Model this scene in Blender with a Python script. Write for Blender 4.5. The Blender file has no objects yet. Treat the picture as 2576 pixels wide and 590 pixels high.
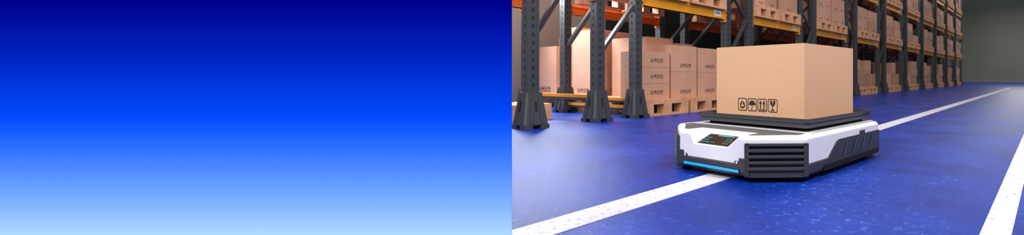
import bpy, math, random
from mathutils import Vector, Matrix
random.seed(4)
S=0.4
TH=math.radians(33.05)
def lin(c):
    return tuple(((v/255)/12.92 if v/255<=0.04045 else ((v/255+0.055)/1.055)**2.4) for v in c)
# ---------------------------------------------------------------- materials
def new_mat(name):
    m=bpy.data.materials.new(name); m.use_nodes=True
    nt=m.node_tree; b=nt.nodes['Principled BSDF']; return m,nt,b
def mat(name,col,rough=0.5,metal=0.0,var=0.0,scale=8.0,emit=None,es=1.0,bump=0.0):
    m,nt,b=new_mat(name)
    c=lin(col)
    b.inputs['Base Color'].default_value=(*c,1)
    b.inputs['Roughness'].default_value=rough
    b.inputs['Metallic'].default_value=metal
    if emit:
        b.inputs['Emission Color'].default_value=(*lin(emit),1)
        b.inputs['Emission Strength'].default_value=es
    tc=nt.nodes.new('ShaderNodeTexCoord')
    n=nt.nodes.new('ShaderNodeTexNoise'); n.inputs['Scale'].default_value=scale; n.inputs['Detail'].default_value=4
    nt.links.new(tc.outputs['Object'],n.inputs['Vector'])
    if var>0:
        r=nt.nodes.new('ShaderNodeValToRGB')
        r.color_ramp.elements[0].position=0.3; r.color_ramp.elements[1].position=0.7
        r.color_ramp.elements[0].color=(*[v*(1-var) for v in c],1)
        r.color_ramp.elements[1].color=(*[min(1,v*(1+var)) for v in c],1)
        nt.links.new(n.outputs['Fac'],r.inputs['Fac']); nt.links.new(r.outputs['Color'],b.inputs['Base Color'])
    if bump>0:
        bp=nt.nodes.new('ShaderNodeBump'); bp.inputs['Strength'].default_value=bump; bp.inputs['Distance'].default_value=0.01
        nt.links.new(n.outputs['Fac'],bp.inputs['Height']); nt.links.new(bp.outputs['Normal'],b.inputs['Normal'])
    return m
M_card=mat('cardboard',(222,176,138),0.75,var=0.06,scale=130,bump=0.05)
M_cardR=mat('cardboard_rack',(202,152,124),0.8,var=0.08,scale=2)
M_cardR2=mat('cardboard_rack_dark',(182,134,108),0.8,var=0.08,scale=2)
M_tape=mat('carton_tape',(200,154,114),0.45,var=0.03)
M_ink=mat('printed_ink',(46,36,32),0.7,var=0.05)
M_slate=mat('rack_upright_paint',(62,66,70),0.45,var=0.08,scale=5)
M_boot=mat('rack_boot_plastic',(58,61,65),0.5,var=0.06,scale=6)
M_hole=mat('slot_dark',(14,15,17),0.8,var=0.02)
M_yel=mat('beam_yellow',(226,152,28),0.42,var=0.06,scale=3)
M_org=mat('beam_orange',(206,94,24),0.42,var=0.08,scale=3)
M_wood=mat('pallet_wood',(212,158,118),0.7,var=0.16,scale=4)
M_white=mat('robot_white_plastic',(234,234,242),0.32,var=0.01)
M_dark=mat('robot_dark_plastic',(60,61,65),0.42,var=0.04,scale=20)
M_dark2=mat('robot_black_gap',(12,12,14),0.7,var=0.02)
M_deck=mat('robot_deck',(86,86,88),0.5,var=0.04)
M_tray=mat('tray_plastic',(64,66,72),0.4,var=0.05,scale=20)
M_led=mat('led_strip',(20,120,200),0.3,emit=(30,150,225),es=0.9)
M_cy=mat('screen_cyan',(40,160,160),0.3,emit=(50,180,170),es=0.35)
M_scr=mat('screen_glass',(30,22,20),0.15,emit=(40,28,24),es=0.5)
M_label=mat('label_white',(235,235,235),0.5,var=0.02)
M_rubber=mat('rubber',(22,22,24),0.7,var=0.05)
M_gradback=mat('gradient_card_back',(30,40,90),0.5,var=0.03)  # backing of the added gradient card, not a device housing
M_tint=mat('slot_blue_edge',(120,160,210),0.3,var=0.02)

def floor_mat():
    m,nt,b=new_mat('floor_blue_epoxy')
    N=nt.nodes; L=nt.links
    tc=N.new('ShaderNodeTexCoord')
    n1=N.new('ShaderNodeTexNoise'); n1.inputs['Scale'].default_value=0.9; n1.inputs['Detail'].default_value=8; n1.inputs['Roughness'].default_value=0.68
    L.new(tc.outputs['Object'],n1.inputs['Vector'])
    r1=N.new('ShaderNodeValToRGB')
    r1.color_ramp.elements[0].position=0.34; r1.color_ramp.elements[1].position=0.68
    r1.color_ramp.elements[0].color=(*lin((0,34,128)),1); r1.color_ramp.elements[1].color=(*lin((10,58,172)),1)
    L.new(n1.outputs['Fac'],r1.inputs['Fac'])
    n2=N.new('ShaderNodeTexNoise'); n2.inputs['Scale'].default_value=15; n2.inputs['Detail'].default_value=9; n2.inputs['Roughness'].default_value=0.8
    L.new(tc.outputs['Object'],n2.inputs['Vector'])
    r2=N.new('ShaderNodeValToRGB'); r2.color_ramp.elements[0].position=0.55; r2.color_ramp.elements[1].position=0.68
    L.new(n2.outputs['Fac'],r2.inputs['Fac'])
    n3=N.new('ShaderNodeTexNoise'); n3.inputs['Scale'].default_value=0.9; n3.inputs['Detail'].default_value=4
    L.new(tc.outputs['Object'],n3.inputs['Vector'])
    r3=N.new('ShaderNodeValToRGB'); r3.color_ramp.elements[0].position=0.38; r3.color_ramp.elements[1].position=0.64
    r3.color_ramp.elements[0].color=(0.15,0.15,0.15,1)
    L.new(n3.outputs['Fac'],r3.inputs['Fac'])
    mu=N.new('ShaderNodeMath'); mu.operation='MULTIPLY'; L.new(r2.outputs['Color'],mu.inputs[0]); L.new(r3.outputs['Color'],mu.inputs[1])
    mx=N.new('ShaderNodeMix'); mx.data_type='RGBA'
    L.new(mu.outputs[0],mx.inputs['Factor']); L.new(r1.outputs['Color'],mx.inputs[6]); mx.inputs[7].default_value=(*lin((100,150,230)),1)
    L.new(mx.outputs[2],b.inputs['Base Color'])
    rr=N.new('ShaderNodeMapRange'); rr.inputs['To Min'].default_value=0.24; rr.inputs['To Max'].default_value=0.46
    L.new(n1.outputs['Fac'],rr.inputs['Value']); L.new(rr.outputs[0],b.inputs['Roughness'])
    b.inputs['Specular IOR Level'].default_value=0.36
    bp=N.new('ShaderNodeBump'); bp.inputs['Strength'].default_value=0.3; bp.inputs['Distance'].default_value=0.01
    L.new(n2.outputs['Fac'],bp.inputs['Height']); L.new(bp.outputs['Normal'],b.inputs['Normal'])
    return m
M_floor=floor_mat()
def stripe_mat():
    m,nt,b=new_mat('floor_stripe_paint'); N=nt.nodes; L=nt.links
    tc=N.new('ShaderNodeTexCoord')
    n=N.new('ShaderNodeTexNoise'); n.inputs['Scale'].default_value=22; n.inputs['Detail'].default_value=8; n.inputs['Roughness'].default_value=0.7
    L.new(tc.outputs['Object'],n.inputs['Vector'])
    r=N.new('ShaderNodeValToRGB'); e=r.color_ramp.elements
    e[0].position=0.34; e[0].color=(*lin((130,130,178)),1); e[1].position=0.46; e[1].color=(*lin((214,214,226)),1)
    L.new(n.outputs['Fac'],r.inputs['Fac']); L.new(r.outputs['Color'],b.inputs['Base Color'])
    b.inputs['Roughness'].default_value=0.5
    return m
M_stripe=stripe_mat()
M_wallE=mat('wall_end_paint',(132,134,116),0.8,var=0.06,scale=0.2)
M_wallB=mat('wall_back_paint',(134,124,114),0.8,var=0.08,scale=0.3)
M_panel=mat('wall_dark_panel',(22,26,28),0.7,var=0.08,scale=0.5)
M_trim=mat('trim_paint',(140,138,120),0.7,var=0.05)

def gradient_mat():
    m=bpy.data.materials.new('gradient_card_glow'); m.use_nodes=True  # emission carries the flat graphic's colours; not a real screen
    nt=m.node_tree; nt.nodes.clear(); N=nt.nodes; L=nt.links
    tc=N.new('ShaderNodeTexCoord'); sp=N.new('ShaderNodeSeparateXYZ'); L.new(tc.outputs['Object'],sp.inputs[0])
    mr=N.new('ShaderNodeMapRange'); mr.inputs['From Min'].default_value=1.4564; mr.inputs['From Max'].default_value=0.0465
    L.new(sp.outputs['Z'],mr.inputs['Value'])
    r=N.new('ShaderNodeValToRGB')
    keys=[(0,(0,0,139)),(0.5,(0,76,255)),(1.0,(176,217,255))]
    st=[]
    for i in range(17):
        f=i/16
        a,b_=(keys[0],keys[1]) if f<=0.5 else (keys[1],keys[2])
        g=(f-a[0])/(b_[0]-a[0])
        st.append((f,lin([a[1][k]+(b_[1][k]-a[1][k])*g for k in range(3)])))
    el=r.color_ramp.elements
    el[0].position=0; el[0].color=(*st[0][1],1); el[1].position=1; el[1].color=(*st[-1][1],1)
    for f,c in st[1:-1]:
        e=el.new(f); e.color=(*c,1)
    L.new(mr.outputs[0],r.inputs['Fac'])
    em=N.new('ShaderNodeEmission'); L.new(r.outputs['Color'],em.inputs['Color'])
    o=N.new('ShaderNodeOutputMaterial'); L.new(em.outputs[0],o.inputs['Surface'])
    return m
M_grad=gradient_mat()

# ---------------------------------------------------------------- mesh builder
class MB:
    def __init__(s): s.v=[]; s.f=[]; s.m=[]; s.mats=[]
    def mi(s,m):
        if m not in s.mats: s.mats.append(m)
        return s.mats.index(m)
    def face(s,pts,m):
        i=len(s.v); s.v+= [tuple(p) for p in pts]; s.f.append(list(range(i,i+len(pts)))); s.m.append(s.mi(m))
    def box(s,a,b,m):
        s.loft([[(a[0],a[1]),(b[0],a[1]),(b[0],b[1]),(a[0],b[1])]]*2,[a[2],b[2]],m)
    def loft(s,loops,zs,m,cap=True,mtop=None,xf=None):
        n=len(loops[0]); i=len(s.v); k=s.mi(m)
        for lp,z in zip(loops,zs):
            for p in lp:
                q=Vector((p[0],p[1],z))
                if xf: q=xf@q
                s.v.append(tuple(q))
        for r in range(len(loops)-1):
            for j in range(n):
                a=i+r*n+j; b=i+r*n+(j+1)%n
                s.f.append([a,b,b+n,a+n]); s.m.append(k)
        if cap:
            s.f.append([i+j for j in range(n)][::-1]); s.m.append(k)
            t=i+(len(loops)-1)*n
            s.f.append([t+j for j in range(n)]); s.m.append(s.mi(mtop) if mtop else k)
    def obox(s,p,q,w,d,m,up=Vector((0,0,1))):
        p=Vector(p);q=Vector(q); z=(q-p); L=z.length; z.normalize()
        x=up.cross(z)
        if x.length<1e-4: x=Vector((1,0,0))
        x.normalize(); y=z.cross(x)
        M=Matrix(((x.x,y.x,z.x,p.x),(x.y,y.y,z.y,p.y),(x.z,y.z,z.z,p.z),(0,0,0,1)))
        lp=[(-w/2,-d/2),(w/2,-d/2),(w/2,d/2),(-w/2,d/2)]
        s.loft([lp,lp],[0,L],m,xf=M)
    def cyl(s,c,axis,r,h,m,n=24):
        ax=Vector(axis).normalized(); M=Matrix.Translation(Vector(c))@ax.to_track_quat('Z','Y').to_matrix().to_4x4()
        lp=[(r*math.cos(2*math.pi*i/n),r*math.sin(2*math.pi*i/n)) for i in range(n)]
        lpi=[(x*0.88,y*0.88) for x,y in lp]
        s.loft([lpi,lp,lp,lpi],[-h/2,-h/2+0.12*r,h/2-0.12*r,h/2],m,xf=M)
    def mesh(s,name):
        me=bpy.data.meshes.new(name); me.from_pydata(s.v,[],s.f)
        for m in s.mats: me.materials.append(m)
        for p,k in zip(me.polygons,s.m): p.material_index=k
        me.update(); return me
    def obj(s,name,parent=None,bevel=0,loc=(0,0,0),rz=0):
        return mkobj(name,s.mesh(name),parent,bevel,loc,rz)
def mkobj(name,me,parent=None,bevel=0,loc=(0,0,0),rz=0):
    o=bpy.data.objects.new(name,me); bpy.context.collection.objects.link(o)
    o.location=loc; o.rotation_euler=(0,0,rz)
    if parent: o.parent=parent
    if bevel>0:
        b=o.modifiers.new('bevel','BEVEL'); b.width=bevel; b.segments=2; b.limit_method='ANGLE'; b.angle_limit=math.radians(35)
        b.harden_normals=False
    return o
def empty(name,loc=(0,0,0),rz=0):
    e=bpy.data.objects.new(name,None); bpy.context.collection.objects.link(e); e.location=loc; e.rotation_euler=(0,0,rz); e.empty_display_size=0.2; return e

# ---------------------------------------------------------------- carton symbols
def ring():
    def rr(a,r,n=4):
        pts=[]
        for cx,cy,s0 in ((1-a-r,a+r,-90),(1-a-r,1-a-r,0),(a+r,1-a-r,90),(a+r,a+r,180)):
            for i in range(n+1):
                t=math.radians(s0+90*i/n); pts.append((cx+r*math.cos(t),cy+r*math.sin(t)))
        return pts
    o=rr(0.02,0.14); i_=rr(0.075,0.10); n=len(o)
    return [[o[k],o[(k+1)%n],i_[(k+1)%n],i_[k]] for k in range(n)]
def recycle():
    P=[]; c=Vector((0.5,0.46)); V=[c+Vector((0.36*math.cos(math.radians(a)),0.36*math.sin(math.radians(a)))) for a in (90,210,330)]
    for k in range(3):
        A=V[k];B=V[(k+1)%3]; d=(B-A).normalized(); n=Vector((-d.y,d.x)); l=(B-A).length
        f=lambda t,w: tuple(A+d*(l*t)+n*w)
        w=0.055
        P.append([f(0.16,-w),f(0.52,-w),f(0.52,w),f(0.24,w)])
        P.append([f(0.52,-0.12),f(0.80,0.0),f(0.52,0.12)])
        C=V[(k-1)%3]; d2=(C-A).normalized(); 
        P.append([f(0.16,-w),f(0.24,w),tuple(A+d2*(l*0.2)-Vector((d2.y,-d2.x))*0.03),tuple(A+d2*(l*0.08)+Vector((d2.y,-d2.x))*0.05)])
    return P
def umbrella():
    P=[[(0.5+0.37*math.cos(math.radians(a)),0.46+0.36*math.sin(math.radians(a))) for a in range(0,181,15)]]
    P[0]=P[0][:13]+[(0.26,0.50),(0.38,0.45),(0.5,0.50),(0.62,0.45),(0.74,0.50)]
    P.append([(0.48,0.2),(0.52,0.2),(0.52,0.5),(0.48,0.5)])
    P.append([(0.36,0.14),(0.50,0.14),(0.52,0.2),(0.40,0.18),(0.36,0.22)])
    return P
def arrows():
    P=[[(0.16,0.13),(0.84,0.13),(0.84,0.2),(0.16,0.2)]]
    for x in (0.32,0.68):
        P.append([(x-0.05,0.25),(x+0.05,0.25),(x+0.05,0.62),(x-0.05,0.62)])
        P.append([(x-0.14,0.6),(x+0.14,0.6),(x,0.87)])
    return P
def glass():
    return [[(0.24,0.86),(0.40,0.86),(0.48,0.74),(0.43,0.68),(0.56,0.58),(0.52,0.70),(0.58,0.76),(0.52,0.86),(0.76,0.86),(0.75,0.66),(0.66,0.52),(0.54,0.46),(0.46,0.46),(0.34,0.52),(0.25,0.66)],
            [(0.47,0.2),(0.53,0.2),(0.53,0.47),(0.47,0.47)],[(0.32,0.13),(0.68,0.13),(0.68,0.17),(0.53,0.22),(0.47,0.22),(0.32,0.17)]]
ICONS=[recycle(),umbrella(),arrows(),glass()]; RING=ring()
def icons(mb,org,ux,w,h,gap=0.12):
    org=Vector(org);ux=Vector(ux)
    for k,ic in enumerate(ICONS):
        o=org+ux*(k*w*(1+gap))
        for poly in RING+ic:
            mb.face([o+ux*(x*w)+Vector((0,0,y*h)) for x,y in poly],M_ink)
def carton(mb,a,b,m,lab='x',scale=1.0,seam=True,labpos=0.12):
    mb.box(a,b,m)
    w=0.1*scale
    if seam:
        cy=(a[1]+b[1])/2; e=0.002
        mb.box((a[0]+0.01,cy-0.05,b[2]-0.002),(b[0]-0.01,cy+0.05,b[2]+e),M_tape)
    if 'x' in lab:
        wd=w*4.36; y0=(a[1]+b[1])/2-wd/2+0.05
        icons(mb,(b[0]+0.003,y0,a[2]+labpos),(0,1,0),w,w*1.05)
    if 'y' in lab:
        wd=w*4.36; x0=(a[0]+b[0])/2-wd/2
        icons(mb,(x0,a[1]-0.003,a[2]+labpos),(1,0,0),w,w*1.05)

# ---------------------------------------------------------------- room
fl=MB(); fl.box((-15.5,-8,-0.1),(16,78,0),M_floor); fl.obj('floor')
w=MB(); w.box((-15.9,-8,0),(-15.5,78.4,16),M_wallB); w.obj('wall_back')
w=MB()
for i in range(14):
    y0=11.4+i*4.7
    w.box((-15.5,y0,0.0),(-15.42,min(y0+4.55,77.8),13),M_panel)
w.obj('wall_back_cladding')
w=MB(); w.box((-15.5,78,0),(16,78.4,16),M_wallE); w.obj('wall_end')
w=MB(); w.box((-15.4,77.9,0),(16,78,0.35),M_trim); w.obj('baseboard_end')
st=MB(); st.box((-2.92,-4,0.0),(-2.62,42,0.004),M_stripe); st.obj('floor_stripe')
st=MB(); st.box((-0.37,-4,0.0),(-0.2,42,0.004),M_stripe); st.obj('floor_stripe')

# ---------------------------------------------------------------- glowing gradient card, added facing the camera for the flat graphic
d=MB()
d.face([(-1.631,0,0),(1.631,0,0),(1.631,0,1.52),(-1.631,0,1.52)],M_grad)
d.loft([[(-1.631,0.001),(1.631,0.001),(1.631-0.08,0.05),(-1.631+0.08,0.05)]]*2,[0,1.52],M_gradback)  # back of the card tapers so its edge stays hidden from the camera
d.loft([[(-1.2,0.05),(-1.1,0.05),(-1.1,0.3),(-1.2,0.3)]]*2,[0,0.05],M_gradback)
d.loft([[(1.1,0.05),(1.2,0.05),(1.2,0.3),(1.1,0.3)]]*2,[0,0.05],M_gradback)
d.obj('glowing_gradient_card',loc=(-4.075,0.450,0),rz=TH)

# ---------------------------------------------------------------- racks
XF,XR=-8.4,-11.3
HT=11.5
LV=[2.73,5.15,7.55,9.95]
def boot(mb,cx,cy):
    def sq(r,c):
        return [(cx-r+c,cy-r),(cx+r-c,cy-r),(cx+r,cy-r+c),(cx+r,cy+r-c),(cx+r-c,cy+r),(cx-r+c,cy+r),(cx-r,cy+r-c),(cx-r,cy-r+c)]
    mb.loft([sq(0.235,0.04),sq(0.232,0.04),sq(0.165,0.03),sq(0.155,0.03)],[0.07,0.10,0.58,0.69],M_boot)
    for sx in (-1,1):
        for sy in (-1,1):
            mb.loft([[(cx+sx*0.16-0.08,cy+sy*0.16-0.08),(cx+sx*0.16+0.08,cy+sy*0.16-0.08),(cx+sx*0.16+0.08,cy+sy*0.16+0.08),(cx+sx*0.16-0.08,cy+sy*0.16+0.08)]]*2,[0,0.08],M_boot)
    for dx,dy in ((1,0),(-1,0),(0,1),(0,-1)):
        n=Vector((dx,dy,0)); t=Vector((-dy,dx,0)); c=Vector((cx,cy,0))
        for s_ in (-1,1):
            p=c+n*0.232+t*(0.10*s_)+Vector((0,0,0.1)); q=c+n*0.163+t*(0.07*s_)+Vector((0,0,0.6))
            mb.obox(p,q,0.035,0.035,M_boot,up=n)
        p=c+n*0.205+Vector((0,0,0.33)); q=c+n*0.178+Vector((0,0,0.52))
        mb.obox(p,q,0.022,0.022,M_hole,up=n)
def upright(mb,cx,cy,back=False):
    r=0.105
    mb.box((cx-r,cy-r,0.05),(cx+r,cy+r,HT),M_slate)
    z=0.8
    while z<HT-0.2:
        mb.box((cx+r-0.002,cy-0.016,z),(cx+r+0.003,cy+0.016,z+0.07),M_hole)
        mb.box((cx-0.013,cy-r-0.003,z),(cx+0.013,cy-r+0.002,z+0.07),M_hole)
        z+=0.16
    for s_ in (-1,1):
        mb.box((cx+r,cy+s_*0.085-0.02,0.6),(cx+r+0.02,cy+s_*0.085+0.02,HT),M_slate)
    boot(mb,cx,cy)
fr=MB()
upright(fr,XF,0); upright(fr,XR,0)
zz=[1.75,4.15,6.5,8.8,11.0]
for i in range(len(zz)-1):
    a,b=(XR,XF) if i%2==0 else (XF,XR)
    fr.obox((a,0.0,zz[i]),(b,0.0,zz[i+1]),0.07,0.12,M_slate,up=Vector((0,1,0)))
FR=fr.mesh('rack_frame')
GAP=MB()
for i,(za,zb_) in enumerate(((1.55,2.85),(4.0,5.3),(6.4,7.7),(8.8,10.1))):
    GAP.obox((XF,0.1,za),(XF,1.10,zb_),0.07,0.11,M_slate,up=Vector((1,0,0)))
    GAP.obox((XF-0.09,0.1,zb_+1.1),(XF-0.09,1.10,zb_+0.1),0.05,0.09,M_slate,up=Vector((1,0,0)))
GAPM=GAP.mesh('gap_brace')
def beam_mesh(L,m,front=True):
    b=MB(); s=1 if front else -1
    b.box((-0.07,0,0.0),(0.07,L,0.27),m)
    b.box((-0.09,0,0.0),(0.09,L,0.07),m); b.box((-0.09,0,0.2),(0.09,L,0.27),m)
    for y in (0,L-0.03):
        b.box((-0.11,y,-0.08),(0.12,y+0.03,0.36),m)
        for z in (0.02,0.16): b.box((0.105,y+0.002,z),(0.125,y+0.028,z+0.06),M_hole)
    if front:
        b.box((0.09,L-0.55,0.06),(0.095,L-0.22,0.22),M_label)
        for i in range(7): b.box((0.095,L-0.5+i*0.035,0.11),(0.097,L-0.48+i*0.035,0.19),M_ink)
    return b.mesh('beam')
W=3.48
BL=W-0.21
B_front=beam_mesh(BL,M_yel); B_rear=beam_mesh(BL,M_org,False)
def rack(y0,yw=W,levels=LV,third=None):
    e=empty('pallet_rack',(0,y0,0))
    mkobj('frame_1',FR,e); mkobj('frame_2',FR,e,loc=(0,yw,0))
    mkobj('gap_brace',GAPM,e,loc=(0,yw,0))
    if third: mkobj('frame_3',FR,e,loc=(0,third,0))
    for i,z in enumerate(levels):
        mkobj('beam_front_%d'%i,B_front,e,loc=(XF,0.105+(yw-W),z)); mkobj('beam_rear_%d'%i,B_rear,e,loc=(XR,0.105+(yw-W),z))
    return e
def pallet_mesh(D,Wd,H=0.4):
    b=MB()
    nb=7; bw=Wd/ (nb*1.0)
    for i in range(nb):
        y=i*bw; b.box((-D,y+0.01,H-0.055),(0,y+bw*0.82,H),M_wood)
    for j in range(3):
        x=-D+j*(D-0.28)/2
        b.box((x,0.01,H-0.11),(x+0.28,Wd-0.03,H-0.055),M_wood)
        b.box((x,0.0,0.0),(x+0.28,Wd-0.03,0.05),M_wood)
        for i in range(3):
            y=i*(Wd-0.03-0.26)/2
            b.box((x,y,0.05),(x+0.28,y+0.26,H-0.11),M_wood)
    return b.mesh('pallet')
PW=1.52
PAL=pallet_mesh(2.95,PW)
def stack_mesh(seed,H):
    R=random.Random(seed); b=MB()
    mode=seed%4
    D=2.8; Wd=1.42
    rows=2 if mode in (0,1,3) else 3
    rd=D/rows
    for r in range(rows):
        cols=2 if (mode+r)%2==0 else 1
        lay=R.choice([2,3]) if cols==2 else 2
        top=H*R.uniform(0.78,1.0)
        lh=top/lay; cw=Wd/cols
        for c in range(cols):
            l2=lay if R.random()<0.8 else lay-1
            for l in range(l2):
                x1=-r*rd-R.uniform(0.01,0.06); x0=-r*rd-rd+0.03
                carton(b,(x0,c*cw+0.012+R.uniform(0,0.02),l*lh),(x1,(c+1)*cw-0.012,(l+1)*lh-0.006),R.choice([M_cardR,M_cardR,M_cardR2]),
                       lab='x' if r==0 else '',scale=0.62,seam=(l==l2-1),labpos=0.08)
    return b.mesh('cartons')
STL=[stack_mesh(i,1.45) for i in range(8)]
STG=[stack_mesh(i+20,1.75) for i in range(6)]
def bay(y0,ground=True,ups=LV,skip=0.0):
    for j in range(2):
        y=y0+0.17+j*1.60
        if ground:
            mkobj('wooden_pallet',PAL,loc=(XF+0.12,y,0))
            mkobj('cardboard_box_stack',random.choice(STG),loc=(XF+0.02,y+0.04,0.4))
        for z in ups:
            mkobj('wooden_pallet',PAL,loc=(XF+0.22,y,z+0.27))
            if random.random()>skip:
                mkobj('cardboard_box_stack',random.choice(STL),loc=(XF+0.12,y+0.04,z+0.67))
Y0=7.02; P=4.68
e0=rack(2.34,third=2.16,yw=3.63)
gr_=MB()
for y_,z_s in ((3.63,(0.46,)),(4.68,(0.34,0.16))):
    for z_ in z_s:
        gr_.box((XR+0.1,y_-0.03,z_),(XF-0.1,y_+0.03,z_+0.05),M_slate)
        gr_.box((XR+0.1,y_-0.04,z_+0.05),(XF-0.1,y_+0.04,z_+0.12),M_yel)
gr_.obj('low_guard_rails',e0)
for k in range(0,10):
    y=Y0+P*k
    rack(y); bay(y,ground=(k>0))
for y in (7.24,8.84): mkobj('wooden_pallet',PAL,loc=(XF+0.12,y,0))
def cbox(a,b,m=None,lab='x',scale=0.75,labpos=0.09,parts=1):
    mb=MB(); m=m or M_cardR
    ox=((a[0]+b[0])/2,(a[1]+b[1])/2,a[2])
    A=(a[0]-ox[0],a[1]-ox[1],0); B=(b[0]-ox[0],b[1]-ox[1],b[2]-a[2])
    carton(mb,A,B,m,lab,scale,True,labpos)
    return mb.obj('cardboard_box',loc=ox,bevel=0.008)
z=0.4
for i in range(3):
    cbox((-9.25,7.26,z+i*0.41),(-8.5,8.24,z+i*0.41+0.405),scale=1.0,labpos=0.13)
for i in range(2):
    cbox((-9.5,8.30,z+i*0.72),(-8.5,9.30,z+i*0.72+0.715),scale=1.0,labpos=0.12)
    cbox((-9.5,9.36,z+i*0.71),(-8.5,10.28,z+i*0.71+0.705),scale=1.0,labpos=0.12)
cbox((-11.1,8.4,z),(-9.55,9.4,z+1.72),lab='')
cbox((-11.1,9.45,z),(-9.55,10.25,z+1.6),M_cardR2,lab='')
pl=mkobj('wooden_pallet',pallet_mesh(3.2,2.3),loc=(-11.5,7.9,0))
cbox((-12.55,8.05,z),(-11.52,9.7,z+2.0),M_cardR,lab='yx',scale=1.3)
cbox((-13.25,8.2,z),(-12.6,9.6,z+2.15),M_cardR2,lab='y',scale=1.1)
cbox((-14.65,7.95,z),(-13.3,8.8,z+1.56),M_cardR,lab='y',scale=1.6)
cbox((-14.65,8.85,z),(-13.3,10.1,z+1.95),M_cardR2,lab='',scale=1.2)
mkobj('wooden_pallet',pallet_mesh(1.25,1.05,0.36),loc=(-9.8,4.72,0))

# ---------------------------------------------------------------- robot
RZ=-math.radians(4.15)
rb=empty('warehouse_delivery_robot',(-2.768,4.412,0),RZ)
fh,fy,hw,cy_,ry,rc=0.46,-1.10,0.91,-0.73,1.06,0.12
def octo(i=0.0):
    k=i*0.42
    return [(-fh+k,fy+i),(fh-k,fy+i),(hw-i,cy_+k),(hw-i,ry-rc-k),(hw-rc-k,ry-i),(-(hw-rc)+k,ry-i),(-hw+i,ry-rc-k),(-hw+i,cy_+k)]
sk=MB(); sk.loft([octo(0.05),octo(0.0),octo(-0.012),octo(-0.012)],[0.045,0.06,0.09,0.165],M_dark); sk.obj('base_skirt',rb,0.006)
sh=MB(); sh.loft([octo(0.0),octo(0.0),octo(0.0),octo(0.03)],[0.165,0.3,0.405,0.435],M_white)
shell=sh.obj('white_shell',rb)
cut=MB()
yb,zb=-1.085,0.31; yt,zt=-0.88,0.392
prof=[(-1.3,zb),(yb,zb),(yt,zt),(yt+0.015,0.5),(-1.3,0.5)]
L_=[(-0.23-0.07*(z_-zb)/0.11,y_,z_) for y_,z_ in prof]; R_=[(0.24+0.13*(z_-zb)/0.11,y_,z_) for y_,z_ in prof]
cut.face(L_,M_white); cut.face(R_[::-1],M_white)
for j in range(5):
    a=j;b=(j+1)%5
    cut.face([L_[b],L_[a],R_[a],R_[b]],M_white)
co=cut.obj('cutter',rb)
import bmesh
def fixn(o):
    bm=bmesh.new(); bm.from_mesh(o.data); bmesh.ops.remove_doubles(bm,verts=bm.verts,dist=1e-5); bmesh.ops.recalc_face_normals(bm,faces=bm.faces); bm.to_mesh(o.data); bm.free()
fixn(co); fixn(shell)
md=shell.modifiers.new('b','BOOLEAN'); md.operation='DIFFERENCE'; md.object=co; md.solver='EXACT'
bpy.context.view_layer.update()
dg=bpy.context.evaluated_depsgraph_get()
nm=bpy.data.meshes.new_from_object(shell.evaluated_get(dg)); shell.modifiers.clear(); shell.data=nm
bpy.data.objects.remove(co)
bv=shell.modifiers.new('bevel','BEVEL'); bv.width=0.009; bv.segments=2; bv.limit_method='ANGLE'; bv.angle_limit=math.radians(25)
dk=MB()
dk.loft([[(-0.80,-0.72),(-0.62,-0.84),(0.62,-0.84),(0.80,-0.72),(0.80,-0.60),(-0.80,-0.60)]]*2,[0.425,0.439],M_deck)
dk.loft([[(-0.80,-0.70),(-0.46,-1.02),(-0.40,-1.02),(-0.36,-0.60),(-0.80,-0.60)]]*2,[0.426,0.4385],M_deck)
dk.loft([[(0.43,-1.02),(0.46,-1.02),(0.80,-0.70),(0.80,-0.60),(0.42,-0.60)]]*2,[0.426,0.4385],M_deck)
dk.obj('deck_insert',rb)
gr=MB()
for sx in (-1,1):
    gr.box((sx*0.845-0.006,-0.55,0.433),(sx*0.845+0.006,0.95,0.4365),M_deck)
gr.obj('top_groove',rb)
nk=MB(); nk.loft([[(-0.7,-0.40),(0.7,-0.40),(0.7,0.92),(-0.7,0.92)]]*2,[0.42,0.475],M_dark2); nk.obj('lift_plate',rb)
sc=MB()
def sp(x,t,off=0.0):
    y=yb+(yt-yb)*t; z=zb+(zt-zb)*t; n=Vector((0,-(zt-zb),(yt-yb))).normalized()
    return Vector((x,y,z))+n*off
sc.face([sp(-0.21,0.02,0.004),sp(0.225,0.02,0.004),sp(0.205,0.92,0.004),sp(-0.19,0.92,0.004)],M_scr)
sc.face([sp(-0.05,0.76,0.007),sp(0.17,0.76,0.007),sp(0.17,0.84,0.007),sp(-0.05,0.84,0.007)],M_cy)
sc.obj('control_screen',rb)
tilt=math.atan2(zt-zb,yt-yb)
def txt(s_,x,t,size):
    c=bpy.data.curves.new('screen_text','FONT'); c.body=s_; c.size=size; c.materials.append(M_cy)
    o=bpy.data.objects.new('screen_text',c); bpy.context.collection.objects.link(o); o.parent=rb
    o.location=sp(x,t,0.008); o.rotation_euler=(tilt,0,0)
for i,(a,b) in enumerate((("Weight","2.5 kg"),("Speed","1.5 m/s"),("Working hours","2.5 hrs"))):
    txt(a,-0.18,0.52-0.19*i,0.031); txt(b,0.11,0.52-0.19*i,0.031)
le=MB(); le.box((-0.37,-1.122,0.086),(0.39,-1.105,0.114),M_led); le.obj('led_strip',rb,0.004)
lf=MB(); lf.box((-0.385,-1.118,0.078),(0.405,-1.10,0.122),M_dark2); lf.obj('led_housing',rb,0.003)
fd=MB()
for sx in (-1,1):
    fd.box((sx*0.395-0.065,-1.108,0.165),(sx*0.395+0.065,-1.09,0.195),M_dark)
    fd.box((sx*0.42-0.035,-1.108,0.19),(sx*0.42+0.035,-1.09,0.225),M_dark)
    fd.cyl((sx*0.36,-1.108,0.18),(0,1,0),0.012,0.012,M_label,12)
fd.obj('front_fittings',rb,0.003)
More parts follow.
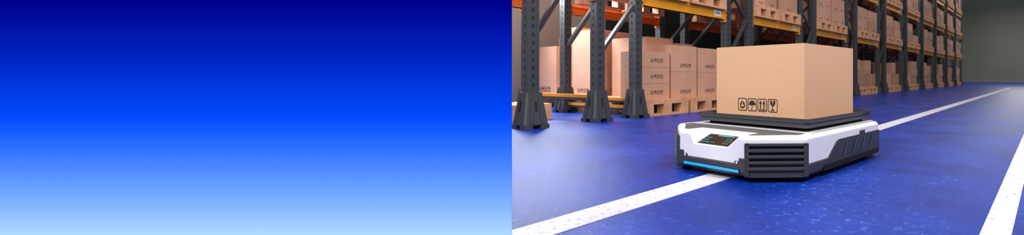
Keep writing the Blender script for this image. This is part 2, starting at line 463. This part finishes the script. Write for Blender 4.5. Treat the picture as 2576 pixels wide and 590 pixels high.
for sx in (-1,1):
    a=Vector((sx*fh,fy,0)); b=Vector((sx*hw,cy_,0)); t=(b-a).normalized(); L=(b-a).length
    n=Vector((t.y*sx,-t.x*sx,0)); 
    if n.y>0: n=-n
    vt=MB()
    def bar(s0,s1,z0,z1,d0,d1,m):
        p=a+t*s0+n*d0;q=a+t*s1+n*d0;r=a+t*s1+n*d1;u=a+t*s0+n*d1
        vt.loft([[(v.x,v.y) for v in (p,q,r,u)]]*2,[z0,z1],m)
    bar(0.0,L,0.07,0.36,-0.03,0.004,M_dark2)
    bar(-0.01,0.035,0.06,0.37,-0.02,0.03,M_dark); bar(L-0.035,L+0.012,0.06,0.37,-0.02,0.03,M_dark)
    bar(0,L,0.345,0.37,-0.02,0.03,M_dark)
    bar(0,L,0.05,0.10,-0.02,0.02,M_dark)
    for i in range(4):
        z=0.118+i*0.057
        p=[a+t*0.02,a+t*(L-0.02)]
        i_=len(vt.v)
        for q in p:
            for dd,zz_ in ((0.0,z+0.012),(0.034,z),(0.034,z+0.026),(0.0,z+0.034)):
                w_=q+n*dd; vt.v.append((w_.x,w_.y,zz_))
        k_=vt.mi(M_dark)
        for f in ([0,1,2,3],[4,7,6,5],[0,4,5,1],[1,5,6,2],[2,6,7,3],[3,7,4,0]):
            vt.f.append([i_+j for j in f]); vt.m.append(k_)
    vt.obj('corner_vent',rb,0.003)
for sx in (-1,1):
    sd=MB()
    prof=[(-0.40,0.155),(-0.34,0.175),(-0.16,0.32),(-0.10,0.335),(0.94,0.335),(0.94,0.155)]
    x0,x1=(hw-0.01,hw+0.012)
    A_=[(sx*x0,y,z) for y,z in prof];B_=[(sx*x1,y,z) for y,z in prof]
    sd.face(A_,M_dark); sd.face(B_,M_dark)
    for j in range(len(prof)): sd.face([A_[j],A_[(j+1)%len(prof)],B_[(j+1)%len(prof)],B_[j]],M_dark)
    for i in range(4):
        y=-0.05+i*0.22
        for dy,m_,e in ((0,M_dark2,0.014),(0.03,M_tint,0.015)):
            wd=0.05 if m_ is M_dark2 else 0.008
            sd.face([(sx*(hw+e),y+dy,0.15),(sx*(hw+e),y+dy+wd,0.15),(sx*(hw+e),y+dy+wd+0.09,0.29),(sx*(hw+e),y+dy+0.09,0.29)],m_)
    sd.box((sx*hw-0.01,0.40,0.335),(sx*hw+0.014,0.52,0.375),M_dark)
    sd.obj('side_panel',rb)
    pr=MB(); pr.box((sx*(hw+0.01)-0.012,-0.45,0.06),(sx*(hw+0.01)+0.012,0.9,0.12),M_dark2); pr.obj('side_sill',rb,0.004)
wh=MB()
for sx in (-1,1):
    for y in (-0.75,0.0,0.85):
        wh.cyl((sx*0.72,y,0.085),(1,0,0),0.085,0.09,M_rubber)
wh.obj('wheels',rb)
tr=MB()
def rrect(x0,x1,y0,y1,r,n=5):
    pts=[]
    for cx,cy,s0 in ((x1-r,y0+r,-90),(x1-r,y1-r,0),(x0+r,y1-r,90),(x0+r,y0+r,180)):
        for i in range(n+1):
            t=math.radians(s0+90*i/n); pts.append((cx+r*math.cos(t),cy+r*math.sin(t)))
    return pts
def tl(i): return rrect(-0.80+i,0.80-i,-0.53+i,1.05-i,0.05)
tr.loft([tl(0.05),tl(0.02),tl(0.015),tl(0.03),tl(0.012),tl(0.0),tl(0.0),tl(0.018),tl(0.03),tl(0.04)],
        [0.468,0.474,0.505,0.512,0.545,0.552,0.568,0.568,0.52,0.505],M_tray)
tr.obj('load_tray',rb)

cb=MB()
A=(-0.6415,-0.58,0.0);B=(0.6415,0.58,0.846)
cb.box(A,B,M_card)
cb.box((-0.63,-0.06,0.845),(0.63,0.06,0.849),M_tape)
cb.box((-0.6415,-0.003,0.8455),(0.6415,0.003,0.8475),M_ink)
bx=cb.obj('cardboard_box',loc=(-2.786,4.694,0.505),rz=RZ,bevel=0.007)
ic=MB(); icons(ic,(-0.29,-0.5835,0.085),(1,0,0),0.140,0.155,0.06); ic.obj('handling_symbols',bx)

# ---------------------------------------------------------------- lights
def area(name,loc,target,sx,sy,power,col=(1,1,1)):
    l=bpy.data.lights.new(name,'AREA'); l.shape='RECTANGLE'; l.size=sx; l.size_y=sy; l.energy=power*S*S; l.color=col
    o=bpy.data.objects.new(name,l); bpy.context.collection.objects.link(o); o.location=loc
    o.rotation_euler=(Vector(target)-Vector(loc)).to_track_quat('-Z','Y').to_euler(); return o
area('key_light',(-5.0,-3.0,7.0),(-2.8,4.5,0.5),4,4,950,(1,0.95,0.90))
area('rack_light',(3.0,3.0,8.0),(-9.0,9.0,1.5),4,4,1000,(1,0.92,0.85))
for i,y in enumerate((12,28,46,64)):
    area('aisle_light',(-3.0,y,12.0),(-3.0,y,0),3,9,(600,420,380,1500)[i],(1,0.96,0.92))
area('floor_sheen_light',(-13.5,6.5,4.4),(-5.0,3.0,0),4,1.6,1200,(0.85,0.93,1.0))  # unseen lamp added behind the racks to put sheen on the left floor
area('wall_fill_light',(-12.6,5.0,9.0),(-15.5,9.0,2.0),1.5,4,700,(1,0.95,0.88))  # unseen fill lamp added to brighten the back wall
wd=bpy.data.worlds.new('world'); bpy.context.scene.world=wd; wd.use_nodes=True
wd.node_tree.nodes['Background'].inputs[0].default_value=(0.85,0.92,1,1); wd.node_tree.nodes['Background'].inputs[1].default_value=0.25

# ---------------------------------------------------------------- camera
cam=bpy.data.cameras.new('camera'); co=bpy.data.objects.new('camera',cam); bpy.context.collection.objects.link(co)
co.location=(0,0,1); co.rotation_euler=(math.pi/2,0,TH)
cam.sensor_width=36; cam.sensor_fit='HORIZONTAL'
cam.lens=36*1088/2576
cam.shift_x=-0.25; cam.shift_y=-104/2576
cam.dof.use_dof=True; cam.dof.focus_distance=4.3*S; cam.dof.aperture_fstop=3.5
cam.clip_start=0.02; cam.clip_end=500
bpy.context.scene.camera=co
for o in list(bpy.context.scene.objects):
    if o.parent is None:
        o.location=o.location*S
        if o.type!='CAMERA': o.scale=(S,S,S)
bpy.context.scene.view_settings.view_transform='Standard'
bpy.context.scene.view_settings.look='None'
